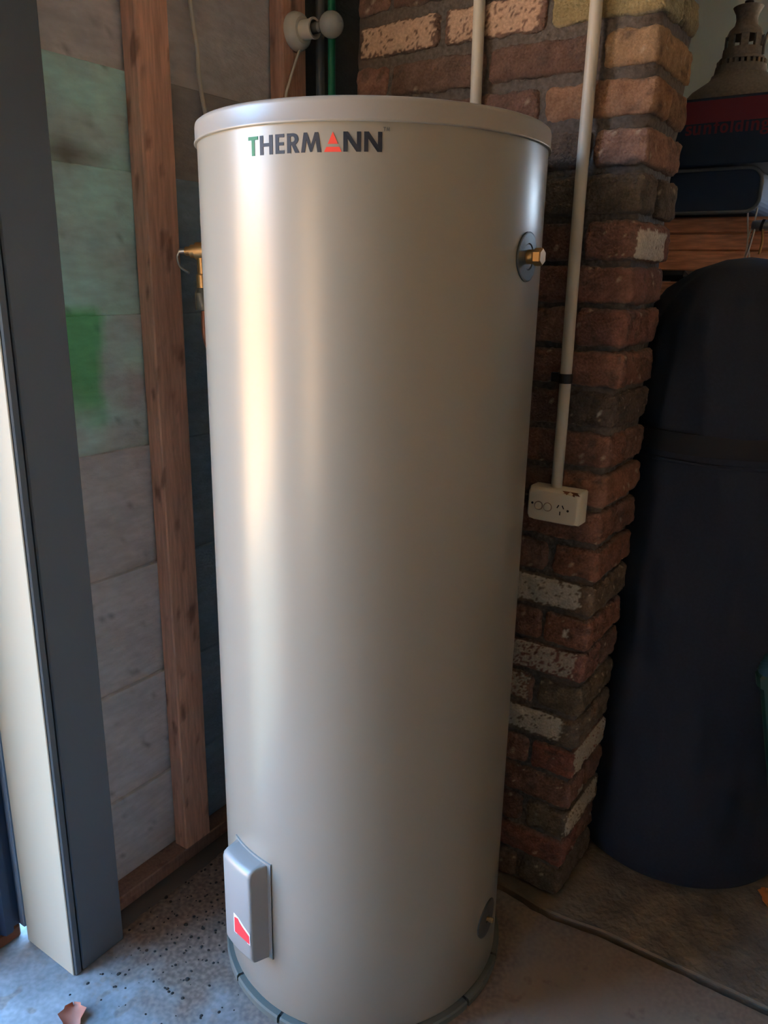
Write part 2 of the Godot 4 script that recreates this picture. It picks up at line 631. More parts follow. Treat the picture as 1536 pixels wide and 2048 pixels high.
func timber(st: SurfaceTool, lo: Vector3, hi: Vector3, axis: int, col: Color, sd: int) -> void:
	# a sawn post: a ring of eight points (chamfered corners) swept along its axis with grain colours and knots
	var i := (axis + 1) % 3
	var j := (axis + 2) % 3
	var ch := 0.003
	var ring := [Vector2(lo[i] + ch, lo[j]), Vector2(hi[i] - ch, lo[j]), Vector2(hi[i], lo[j] + ch), Vector2(hi[i], hi[j] - ch), Vector2(hi[i] - ch, hi[j]), Vector2(lo[i] + ch, hi[j]), Vector2(lo[i], hi[j] - ch), Vector2(lo[i], lo[j] + ch)]
	var fine := []
	for a in 8:
		var n := 10 if a % 2 == 0 else 1
		for b in n:
			fine.append(ring[a].lerp(ring[(a + 1) % 8], float(b) / n))
	var steps := int((hi[axis] - lo[axis]) / 0.012)
	var P := func(a: int, s: int) -> Vector3:
		var q: Vector2 = fine[a % fine.size()]
		var v := Vector3.ZERO
		v[axis] = lerpf(lo[axis], hi[axis], float(s) / steps)
		v[i] = q.x
		v[j] = q.y
		return v
	var C := func(v: Vector3) -> Color:
		var w := v * 26.0
		w[axis] = v[axis] * 2.0
		var n := noise_a.get_noise_3d(w.x + sd * 7.0, w.y, w.z)
		var w2 := v * 90.0
		w2[axis] = v[axis] * 5.0
		var f := noise_b.get_noise_3d(w2.x, w2.y + sd, w2.z)
		var s := smoothstep(0.34, 0.6, noise_c.get_noise_3d(v.x * 24.0 + sd, v.y * (9.0 if axis == 1 else 24.0), v.z * 24.0))
		var b := 1.0 + 0.14 * n + 0.14 * f
		var c := Color(col.r * b, col.g * b, col.b * b)
		return c.lerp(lin(110, 72, 60), s * 0.6)
	for s in steps:
		for a in fine.size():
			st.set_smooth_group(-1)
			var q := [P.call(a, s), P.call(a + 1, s), P.call(a + 1, s + 1), P.call(a, s + 1)]
			for m in [0, 2, 1, 0, 3, 2]:
				st.set_color(C.call(q[m]))
				st.add_vertex(q[m])
	for s in [0, steps]:
		var c := Vector3.ZERO
		c[axis] = lo[axis] if s == 0 else hi[axis]
		c[i] = (lo[i] + hi[i]) / 2
		c[j] = (lo[j] + hi[j]) / 2
		for a in fine.size():
			for v in ([c, P.call(a, s), P.call(a + 1, s)] if s == 0 else [c, P.call(a + 1, s), P.call(a, s)]):
				st.set_color(col * 0.8)
				st.add_vertex(v)


# ------------------------------------------------------------------ brick pier
func build_pier() -> void:
	var w := struct("wall_back", "old leaning brick pier with flaking white paint behind the water heater", "brick pier")
	# mortar bed, set back from the faces of the bricks
	var st := begin()
	var core := []
	for i in 40:
		core.append(PackedVector3Array())
	var lo := Vector2(-0.69, -0.217)
	var hi := Vector2(-0.014, -0.014)
	for s in 170:
		var y := 2.64 * s / 169.0
		for a in 40:
			var t := a / 40.0 * 4.0
			var q := Vector2.ZERO
			if t < 1.0:
				q = Vector2(lerpf(lo.x, hi.x, t), hi.y)
			elif t < 2.0:
				q = Vector2(hi.x, lerpf(hi.y, lo.y, t - 1.0))
			elif t < 3.0:
				q = Vector2(lerpf(hi.x, lo.x, t - 2.0), lo.y)
			else:
				q = Vector2(lo.x, lerpf(lo.y, hi.y, t - 3.0))
			var d := noise_b.get_noise_3d(q.x * 28.0, y * 28.0, q.y * 28.0) * 0.004
			if y > 1.80:
				d += 0.004   # smeared joints near the top
			var n := Vector2(q.x + 0.35, q.y + 0.11).normalized()
			core[a].append(Vector3(q.x + LEAN * y + n.x * d, y, q.y + (d if t < 1.0 else 0.0)))
	skin(st, core, true, 0)
	part("mortar", st, mats.mortar, w)
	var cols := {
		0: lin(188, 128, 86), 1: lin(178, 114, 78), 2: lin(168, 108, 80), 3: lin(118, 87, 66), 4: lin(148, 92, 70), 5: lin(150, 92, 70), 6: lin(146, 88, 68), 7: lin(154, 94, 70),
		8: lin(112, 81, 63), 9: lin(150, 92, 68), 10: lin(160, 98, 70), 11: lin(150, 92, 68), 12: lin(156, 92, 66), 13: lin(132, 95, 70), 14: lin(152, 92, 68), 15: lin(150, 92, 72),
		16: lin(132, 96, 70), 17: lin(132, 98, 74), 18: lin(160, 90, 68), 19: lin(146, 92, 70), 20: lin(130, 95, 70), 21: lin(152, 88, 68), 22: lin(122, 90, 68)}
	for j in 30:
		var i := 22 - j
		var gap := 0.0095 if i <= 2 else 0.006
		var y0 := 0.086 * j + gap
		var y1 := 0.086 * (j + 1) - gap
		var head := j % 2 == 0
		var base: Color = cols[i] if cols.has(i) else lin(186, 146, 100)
		var x := 0.0
		var k := 0
		# front row of bricks, from the corner to the left
		var lens := [0.110, 0.235, 0.235, 0.10] if head else [0.225, 0.235, 0.22]
		for n in lens.size():
			var x1 := x
			var x0 := maxf(x - lens[n], -0.695)
			var c := base
			if k > 0:
				var v := rng.randf_range(0.72, 1.12)
				c = lin(156, 98, 74).lerp(lin(118, 87, 66), rng.randf() * 0.9) * v
			var deep := 0.228 if head and k == 0 else 0.109
			brick(w, Vector3(x0, y0, -deep), Vector3(x1, y1, 0.0), j * 31 + k, c, paint_for(i, k))
			x = x0 - 0.010
			k += 1
		# second leaf, whose ends show on the side of the pier
		x = -0.121 if head else 0.0
		k = 10
		while x > -0.66:
			var x0 := maxf(x - (0.225 if head else 0.11), -0.69)
			var c := base.lerp(lin(122, 90, 68), rng.randf() * 0.5)
			if i == 4:
				c = lin(116, 88, 68)
			if k == 10 or x0 < -0.5:
				brick(w, Vector3(x0, y0, -0.23), Vector3(x, y1, -0.119), j * 31 + k, c, paint_for(i, k))
			x = x0 - 0.010
			k += 1


# [face, from, to along it, from, to in height as parts of the brick, colour, share covered]
func paint_for(i: int, k: int) -> Array:
	var white := lin(206, 196, 180)
	var pink := lin(214, 178, 150)
	if i == -1 and k == 0:
		return ["f", -0.3, 1.3, -0.3, 1.3, lin(164, 146, 108), 1.2]
	if i == -1 and (k == 1 or k == 2):
		return ["f", 0.06, 0.93, 0.02, 1.0, pink, 0.92]
	if i == 4 and k == 10:
		return ["s", -0.2, 1.2, -0.2, 1.2, lin(120, 100, 88), 0.2]
	if i == 4 and k == 0:
		return ["s", 0.0, 0.82, -0.2, 0.80, lin(215, 202, 182), 1.2]
	if i == 13 and k == 0:
		return ["f", -0.2, 0.86, 0.12, 1.1, white, 0.98]
	if i == 15 and k == 0:
		return ["f", -0.2, 0.90, 0.1, 1.1, lin(192, 178, 164), 0.72]
	if i == 16 and k == 1:
		return ["f", 0.3, 0.95, 0.1, 0.95, lin(190, 176, 160), 0.75]
	if i == 17 and k == 0:
		return ["f", -0.2, 0.80, 0.15, 1.1, white, 0.95]
	if i == 18 and k == 0:
		return ["s", 0.05, 1.1, -0.1, 1.1, lin(196, 184, 166), 0.98]
	if i == 19 and k == 0:
		return ["s", 0.5, 0.98, 0.0, 0.4, lin(170, 158, 140), 0.7]
	if i == 20 and k == 0:
		return ["s", 0.0, 0.9, 0.2, 1.1, lin(186, 176, 158), 0.9]
	if i == 14 and k == 0:
		return ["f", 0.45, 0.52, 0.35, 0.62, white, 0.9]
	if i == 8 and k == 0:
		return ["f", 0.68, 0.74, 0.4, 0.56, white, 0.9]
	return []


func brick(parent: Node, lo: Vector3, hi: Vector3, sd: int, col: Color, paint: Array) -> void:
	var st := begin()
	var size := hi - lo
	var step := 0.0045 if paint.size() > 0 else 0.0075
	var r := 0.013
	var jit := Vector3(rng.randf_range(-0.003, 0.003), rng.randf_range(-0.002, 0.002), rng.randf_range(-0.004, 0.0015))
	var tilt := rng.randf_range(-0.012, 0.012)
	var mid := (lo + hi) / 2.0
	for face in [[0, 1.0], [0, -1.0], [1, 1.0], [1, -1.0], [2, 1.0], [2, -1.0]]:
		var a: int = face[0]
		if a == 2 and face[1] < 0 and hi.z > -0.05:
			continue
		var b := (a + 1) % 3
		var c := (a + 2) % 3
		var nb := maxi(3, int(size[b] / step))
		var nc := maxi(3, int(size[c] / step))
		if a == 0 and face[1] < 0:
			nb = maxi(3, nb / 2)
		var P := []
		var K := []
		for u in nb + 1:
			var row := PackedVector3Array()
			var kr := PackedColorArray()
			for v in nc + 1:
				var q := Vector3.ZERO
				q[a] = hi[a] if face[1] > 0 else lo[a]
				q[b] = lerpf(lo[b], hi[b], float(u) / nb)
				q[c] = lerpf(lo[c], hi[c], float(v) / nc)
				var inner := q.clamp(lo + Vector3(r, r, r), hi - Vector3(r, r, r))
				var n := (q - inner).normalized()
				var w := q * 18.0
				var d := noise_a.get_noise_3d(w.x + sd, w.y, w.z) * 0.0048
				w = q * 75.0
				d += noise_b.get_noise_3d(w.x, w.y + sd, w.z) * 0.0026
				w = q * 190.0
				d += noise_c.get_noise_3d(w.x, w.y, w.z + sd) * 0.0011
				var s := inner + n * (r + d)
				s += jit
				s.y += tilt * (s.x - mid.x)
				s.x += LEAN * s.y
				row.append(s)
				kr.append(brick_color(q, lo, size, sd, col, paint, n))
			P.append(row)
			K.append(kr)
		st.set_smooth_group(0)
		for u in nb:
			for v in nc:
				var ids := [[u, v], [u + 1, v], [u + 1, v + 1], [u, v + 1]]
				for m in ([0, 2, 1, 0, 3, 2] if face[1] > 0 else [0, 1, 2, 0, 2, 3]):
					st.set_color(K[ids[m][0]][ids[m][1]])
					st.add_vertex(P[ids[m][0]][ids[m][1]])
	st.index()
	part("brick", st, mats.brick, parent)


func brick_color(q: Vector3, lo: Vector3, size: Vector3, sd: int, col: Color, paint: Array, n: Vector3) -> Color:
	var w := q * 26.0
	var m := noise_b.get_noise_3d(w.x, w.y + sd * 3.0, w.z)
	w = q * 120.0
	var f := noise_a.get_noise_3d(w.x, w.y, w.z + sd)
	var v := 1.0 + 0.30 * m + 0.20 * f
	var c := Color(col.r * v * 0.86, col.g * v * 1.26, col.b * v * 1.70)
	c = c.lerp(lin(92, 82, 76), smoothstep(0.25, 0.6, noise_c.get_noise_3d(q.x * 20.0 + sd, q.y * 30.0, q.z * 20.0)) * 0.6)
	# mortar smears along the upper and lower arrises
	c = c.lerp(lin(128, 116, 106), smoothstep(0.55, 0.95, absf(n.y)) * 0.55)
	if f > 0.62:
		c = c.lerp(lin(205, 185, 160), 0.6)
	if paint.size() > 0:
		var side: bool = paint[0] == "s"
		var u := (-(q.z - lo.z) / size.z + 1.0) if side else (q.x - lo.x) / size.x
		var h := (q.y - lo.y) / size.y
		var facing := n.x > 0.55 if side else n.z > 0.55
		if facing:
			var len := size.z if side else size.x
			w = q * 60.0
			var e := noise_a.get_noise_3d(w.x, w.y, w.z) * 0.009
			var d := minf(minf((u - paint[1]) * len, (paint[2] - u) * len), minf((h - paint[3]) * size.y, (paint[4] - h) * size.y)) + e
			var hole := noise_c.get_noise_3d(q.x * 95.0, q.y * 95.0, q.z * 95.0) + 0.4 * m
			if d > 0.0 and hole < -0.55 + 1.05 * paint[6]:
				var p: Color = paint[5]
				var k := 1.0 + 0.14 * m + 0.08 * f
				c = Color(p.r * k, p.g * k, p.b * k)
	return c


# ------------------------------------------------------------------ steel post at the edge of the opening
func build_post() -> void:
	var o := thing("steel_post", "square steel door post with cream front face and dark grey side", "post", Vector3(-0.88, 0, 0.78))
	var st := begin()
	box(st, Vector3(-0.088, 0, -0.067), Vector3(0.0895, 2.65, 0.0435), 0.003)
	part("shaft", st, mats.dark_steel, o)
	st = begin()
	box(st, Vector3(-0.090, 0, 0.0465), Vector3(0.090, 2.65, 0.063), 0.003)
	part("edge_channel", st, mats.dark_steel, o)
	st = begin()
	box(st, Vector3(-0.089, 0.002, 0.0631), Vector3(0.086, 2.65, 0.0665), 0.0015)
	var f := part("front_cover", st, mats.cream_steel, o)
	f.set_meta("label", "cream painted front face")
	# ribbed sheet that closes the gap between post and opening
	o = thing("ribbed_panel", "dark blue ribbed steel sheet beside the cream face of the door post", "panel", Vector3(-1.0, 0, 0.92))
	st = begin()
	var zs := [[-0.10, 0.0], [-0.062, 0.0], [-0.056, 0.012], [-0.040, 0.012], [-0.034, 0.0], [0.030, 0.0], [0.036, 0.012], [0.052, 0.012], [0.058, 0.0], [0.10, 0.0]]
	var rows := []
	for q in zs:
		rows.append(PackedVector3Array([Vector3(q[1], 0.032, -q[0]), Vector3(q[1], 2.65, -q[0])]))
	skin(st, rows, false, -1)
	rows = []
	for q in zs:
		rows.append(PackedVector3Array([Vector3(q[1] - 0.003, 0.032, q[0]), Vector3(q[1] - 0.003, 2.65, q[0])]))
	skin(st, rows, false, -1)
	part("sheet", st, mats.blue_steel, o)
	st = begin()
	box(st, Vector3(0.001, 0.032, -0.094), Vector3(0.022, 2.65, -0.074), 0.002)
	part("edge_strip", st, mats.grey_blue_steel, o)
	st = begin()
	box(st, Vector3(-0.03, 0.0, -0.075), Vector3(0.004, 0.034, 0.1), 0.004)
	part("bottom_rail", st, mats.rust, o)


# ------------------------------------------------------------------ water heater
func on_tank(th: float, y: float, r := TR) -> Vector3:
	var a := deg_to_rad(th)
	return Vector3(r * sin(a), y, r * cos(a))


# letter shapes in units of the cap height: list of polygons
func glyph(c: String) -> Array:
	var s := 0.2
	match c:
		"T":
			return [[[0, 1], [0, 0.82], [0.22, 0.82], [0.22, 0], [0.42, 0], [0.42, 0.82], [0.64, 0.82], [0.64, 1]]]
		"H":
			return [[[0, 0], [s, 0], [s, 0.42], [0.55, 0.42], [0.55, 0], [0.75, 0], [0.75, 1], [0.55, 1], [0.55, 0.6], [s, 0.6], [s, 1], [0, 1]]]
		"E":
			return [[[0, 0], [0.52, 0], [0.52, 0.17], [s, 0.17], [s, 0.42], [0.49, 0.42], [0.49, 0.58], [s, 0.58], [s, 0.83], [0.52, 0.83], [0.52, 1], [0, 1]]]
		"R":
			var bowl := [[0, 0], [s, 0], [s, 0.40], [0.25, 0.40], [0.44, 0], [0.66, 0], [0.44, 0.43]]
			for k in 9:
				var a := -1.1 + 2.6 * k / 8.0
				bowl.append([0.33 + 0.28 * cos(a), 0.70 + 0.30 * sin(a)])
			bowl.append([0.0, 1.0])
			bowl.append([0.0, 0.84])
			bowl.append([0.30, 0.84])
			for k in 7:
				var a := 1.45 - 2.9 * k / 6.0
				bowl.append([0.30 + 0.12 * cos(a), 0.70 + 0.14 * sin(a)])
			bowl.append([0.19, 0.56])
			bowl.append([0.19, 0.83])
			bowl.append([0.0, 0.83])
			return [bowl]
		"M":
			return [[[0, 0], [0.2, 0], [0.29, 0.62], [0.48, 0.02], [0.58, 0.02], [0.77, 0.62], [0.86, 0], [1.06, 0], [0.91, 1], [0.73, 1], [0.53, 0.36], [0.33, 1], [0.15, 1]]]
		"N":
			return [[[0, 0], [s, 0], [s, 0.64], [0.62, 0], [0.84, 0], [0.84, 1], [0.64, 1], [0.64, 0.36], [0.22, 1], [0, 1]]]
		"A":
			return [[[0.0, 0.0], [1.0, 0.0], [0.87, 0.25], [0.13, 0.25]], [[0.21, 0.40], [0.79, 0.40], [0.5, 1.0]]]
	return []


func build_tank() -> void:
	var o := thing("water_heater", "tall silver beige storage water heater on the concrete floor before the brick pier", "water heater", Vector3(TX, 0, TZ))
	var st := begin()
	lathe(st, [Vector2(0.30, 0.018), Vector2(TR - 0.004, 0.018), Vector2(TR, 0.026), Vector2(TR, 0.30), Vector2(TR, 0.9), Vector2(TR, 1.5), Vector2(TR, 1.722), Vector2(TR, 1.7285), Vector2(0.2, 1.7285)], 160)
	part("jacket", st, mats.tank, o)
	st = begin()
	lathe(st, [Vector2(0.30, 1.7262), Vector2(0.3185, 1.7262), Vector2(0.3196, 1.7272), Vector2(0.3196, 1.7292), Vector2(0.3178, 1.7312), Vector2(0.3178, 1.7535), Vector2(0.3168, 1.758), Vector2(0.3135, 1.7605), Vector2(0.30, 1.7612), Vector2(0.15, 1.764), Vector2(0.0005, 1.765)], 160, Transform3D.IDENTITY, 50.0)
	part("lid", st, mats.tank_lid, o)
	# base tray of short clipped segments
	for k in 14:
		st = begin()
		var a0 := 360.0 * k / 14.0 + 3.0
		var rows := []
		for q in 13:
			var a := a0 + 24.6 * q / 12.0
			rows.append(PackedVector3Array([on_tank(a, 0.0, 0.300), on_tank(a, 0.0, 0.3265), on_tank(a, 0.014, 0.3265), on_tank(a, 0.018, 0.3235), on_tank(a, 0.018, 0.300)]))
		for e in [0, 12]:
			var p: PackedVector3Array = rows[e]
			for t in [[0, 1, 2], [0, 2, 3], [0, 3, 4]]:
				if e == 0:
					tri(st, p[t[0]], p[t[1]], p[t[2]])
				else:
					tri(st, p[t[2]], p[t[1]], p[t[0]])
		rows.reverse()
		skin(st, rows, false, -1)
		part("base_segment", st, mats.base_plastic, o)
	st = begin()
	lathe(st, [Vector2(0.299, 0.0), Vector2(0.318, 0.0), Vector2(0.318, 0.0175), Vector2(0.299, 0.0175)], 96)
	part("base_tray", st, mats.black_plastic, o)

	# printed name round the jacket: [letter, from, to in degrees, ink]
	var y0 := 1.6845
	var cap := 0.0270
	var letters := [["T", -2.2, 1.4, "green_ink"], ["H", 2.1, 6.5, "dark_ink"], ["E", 7.4, 10.2, "dark_ink"], ["R", 11.1, 14.8, "dark_ink"], ["M", 15.3, 21.1, "dark_ink"], ["A", 21.9, 26.7, "red_ink"], ["N", 27.15, 31.9, "dark_ink"], ["N", 32.7, 37.5, "dark_ink"]]
	for l in letters:
		var polys := glyph(l[0])
		var wide := 0.0
		for p in polys:
			for q in p:
				wide = maxf(wide, q[0])
		st = begin()
		for p in polys:
			var pv := PackedVector2Array()
			for q in p:
				pv.append(Vector2(q[0], q[1]))
			var a0: float = l[1]
			var a1: float = l[2]
			var f := func(q: Vector2, t: float) -> Vector3: return on_tank(lerpf(a0, a1, q.x / wide), y0 + 0.00003 * a0 + cap * q.y, TR + 0.0001 + t * 0.0005)
			slab(st, pv, 1.0, f)
		var lt := part("letter", st, mats[l[3]], o)
		if l[0] == "A":
			lt.set_meta("label", "red triangle cut by a bar, standing for the letter A")
		elif l[0] == "T":
			lt.set_meta("label", "green letter T")
	# small raised TM mark after the name
	st = begin()
	for l in [[37.75, 38.45, "T"], [38.6, 39.5, "M"]]:
		for p in glyph(l[2]):
			var pv := PackedVector2Array()
			for q in p:
				pv.append(Vector2(q[0], q[1]))
			var wide := 0.64 if l[2] == "T" else 1.06
			var f := func(q: Vector2, t: float) -> Vector3: return on_tank(lerpf(l[0], l[1], q.x / wide), 1.7135 + 0.0055 * q.y, TR + 0.0001 + t * 0.0004)
			slab(st, pv, 1.0, f)
	part("trademark", st, mats.grey_ink, o)

	# element cover low on the front, curved with the jacket
	var bx_ := Node3D.new()
	bx_.name = "element_cover"
	o.add_child(bx_, true)
	st = begin()
	var rows := []
	for k in 25:
		var a := -22.4 + 20.4 * k / 24.0
		var t := absf(k - 12) / 12.0
		var rad := TR + 0.0415
		var side := 0.0
		if k == 0 or k == 24:
			rad = TR - 0.001
		elif k == 1 or k == 23:
			rad = TR + 0.036
			side = 1.0
		elif k == 2 or k == 22:
			rad = TR + 0.0395
			side = 1.0
		# the walls stand square on the jacket, so the outer face is narrower in angle
		var aa := a
		if side > 0:
			aa = -12.2 + signf(k - 12) * (8.0 if k == 1 or k == 23 else 7.85)
		elif k > 2 and k < 22:
			aa = -12.2 + 7.6 * (k - 12) / 10.0
		else:
			aa = -12.2 + signf(k - 12) * 9.9
		rows.append(PackedVector3Array([on_tank(aa, 0.153, TR - 0.001), on_tank(aa, 0.153, rad - minf(0.006, rad - TR + 0.001) - 0.004), on_tank(aa, 0.157, rad - minf(0.004, rad - TR + 0.001)), on_tank(aa, 0.168, rad), on_tank(aa, 0.364, rad), on_tank(aa, 0.373, rad - minf(0.003, rad - TR + 0.001)), on_tank(aa, 0.379, rad - minf(0.011, rad - TR + 0.001)), on_tank(aa, 0.380, TR - 0.001)]))
	rows.reverse()
	skin(st, rows.slice(1, 24), false, 0)
	skin(st, rows.slice(0, 2), false, 1)
	skin(st, rows.slice(23, 25), false, 2)
	part("cover_shell", st, mats.tank_box, bx_)
	# flange against the jacket
	st = begin()
	rows = []
	for k in 13:
		var a := -23.3 + 22.4 * k / 12.0
		rows.append(PackedVector3Array([on_tank(a, 0.149, TR), on_tank(a, 0.149, TR + 0.003), on_tank(a, 0.385, TR + 0.003), on_tank(a, 0.385, TR)]))
	rows.reverse()
	skin(st, rows, false, -1)
	part("cover_flange", st, mats.tank_box, bx_)
	# warning sticker: white sheet with a red block
	st = begin()
	var sheet := PackedVector2Array([Vector2(-13.6, 0.2022), Vector2(-4.9, 0.2022), Vector2(-4.9, 0.2290), Vector2(-8.2, 0.2400), Vector2(-10.7, 0.2485), Vector2(-13.5, 0.2500)])
	slab(st, sheet, 1.0, func(q: Vector2, t: float) -> Vector3: return on_tank(q.x, q.y, TR + 0.0416 + t * 0.0005))
	var sk := part("sticker", st, mats.sticker_white, bx_)
	sk.set_meta("label", "white sticker with a red warning block")
	st = begin()
	var warn := PackedVector2Array([Vector2(-13.15, 0.2045), Vector2(-5.2, 0.2045), Vector2(-5.2, 0.2245), Vector2(-8.2, 0.2330), Vector2(-10.2, 0.2385), Vector2(-11.0, 0.2455), Vector2(-13.1, 0.2420)])
	slab(st, warn, 1.0, func(q: Vector2, t: float) -> Vector3: return on_tank(q.x, q.y, TR + 0.0421 + t * 0.0003))
	part("warning_block", st, mats.sticker_red, bx_)

	# fittings on the right hand side
	fitting(o, 91.5, 1.548, 0.0405, 0.013, 0.028)
	fitting(o, 94.0, 0.170, 0.043, 0.0055, 0.016)

	# relief valve and its drain on the far left
	valve(o)


func curved_patch(st: SurfaceTool, a0: float, a1: float, y0: float, y1: float, r: float, t: float) -> void:
	var rows := []
	for k in 9:
		var a := lerpf(a0, a1, k / 8.0)
		rows.append(PackedVector3Array([on_tank(a, y0, r - t), on_tank(a, y0, r + t), on_tank(a, y1, r + t), on_tank(a, y1, r - t)]))
	rows.reverse()
	skin(st, rows, false, -1)


func fitting(o: Node3D, th: float, y: float, r: float, pr: float, out: float) -> void:
	var n := Node3D.new()
	n.name = "port"
	o.add_child(n, true)
	# escutcheon that follows the curve of the jacket
	var st := begin()
	var rows := []
	for k in 33:
		var a := TAU * k / 32.0
		var row := PackedVector3Array()
		for q in [[r, 0.0], [r, 0.0022], [r * 0.94, 0.003], [pr * 1.7, 0.003], [pr * 1.55, 0.0015], [pr * 0.9, 0.0015]]:
			var dx: float = q[0] * sin(a)
			var dy: float = q[0] * cos(a)
			row.append(on_tank(th + rad_to_deg(dx / TR), y + dy, TR + q[1]))
		rows.append(row)
	rows.reverse()
	skin(st, rows, false, -1)
	part("escutcheon", st, mats.escutcheon, n)
	var xf := Transform3D(Basis(Vector3.UP, deg_to_rad(th)) * Basis(Vector3.RIGHT, PI / 2), on_tank(th, y, TR))
	st = begin()
	lathe(st, [Vector2(pr * 0.9, 0.0), Vector2(pr * 0.9, out * 0.72), Vector2(pr * 0.5, out * 0.72)], 20, xf)
	# hexagon head
	var hex := []
	for k in 6:
		var a := TAU * k / 6.0
		var d := Vector3(sin(a), 0, cos(a)) * pr * 1.12
		hex.append(PackedVector3Array([xf * Vector3(0, out * 0.45, 0), xf * (d * 0.93 + Vector3(0, out * 0.45, 0)), xf * (d + Vector3(0, out * 0.55, 0)), xf * (d + Vector3(0, out * 0.92, 0)), xf * (d * 0.9 + Vector3(0, out, 0)), xf * Vector3(0, out, 0)]))
	hex.reverse()
	skin(st, hex, true, -1)
	part("brass_plug", st, mats.brass, n)


func valve(o: Node3D) -> void:
	var n := Node3D.new()
	n.name = "relief_valve"
	o.add_child(n, true)
	var th := -70.0
	var y := 1.555
	var xf := Transform3D(Basis(Vector3.UP, deg_to_rad(th)) * Basis(Vector3.RIGHT, PI / 2), on_tank(th, y, TR))
	var st := begin()
	lathe(st, [Vector2(0.010, -0.002), Vector2(0.016, 0.0), Vector2(0.016, 0.012), Vector2(0.011, 0.014), Vector2(0.011, 0.022), Vector2(0.0175, 0.024), Vector2(0.0175, 0.048), Vector2(0.013, 0.05), Vector2(0.013, 0.06), Vector2(0.009, 0.062), Vector2(0.009, 0.072), Vector2(0.0005, 0.073)], 16, xf)
	part("valve_body", st, mats.brass, n)
	st = begin()
	lathe(st, [Vector2(0.004, 0.072), Vector2(0.0055, 0.073), Vector2(0.0055, 0.086), Vector2(0.0005, 0.088)], 12, xf)
	part("spindle", st, mats.steel, n)
	st = begin()
	tube(st, curve([on_tank(th, y, TR + 0.086), on_tank(th, y - 0.012, TR + 0.092), on_tank(th + 1.0, y - 0.03, TR + 0.083), on_tank(th + 4.0, y - 0.042, TR + 0.055)]), 0.0022, 8)
	part("lever", st, mats.steel, n)
	st = begin()
	var c := on_tank(th, 0.0, TR + 0.036)
	var at := Transform3D(Basis(), Vector3(c.x, 0, c.z))
	lathe(st, [Vector2(0.0005, y - 0.072), Vector2(0.0145, y - 0.07), Vector2(0.0145, y - 0.045), Vector2(0.012, y - 0.043), Vector2(0.012, y), Vector2(0.0005, y)], 14, at)
	part("outlet_neck", st, mats.brass, n)
	st = begin()
	lathe(st, [Vector2(0.009, y - 0.115), Vector2(0.0195, y - 0.113), Vector2(0.0195, y - 0.08), Vector2(0.015, y - 0.07), Vector2(0.0005, y - 0.069)], 6, at, 5.0)
	part("outlet_nut", st, mats.grey_metal, n)
	st = begin()
	tube(st, curve([Vector3(c.x, y - 0.11, c.z), Vector3(c.x, y - 0.17, c.z), on_tank(th - 4.0, y - 0.24, TR + 0.02), on_tank(th - 12.0, y - 0.40, TR + 0.012), on_tank(th - 14.0, 0.6, TR + 0.012)]), 0.0075, 10)
	part("drain_pipe", st, mats.copper, n)


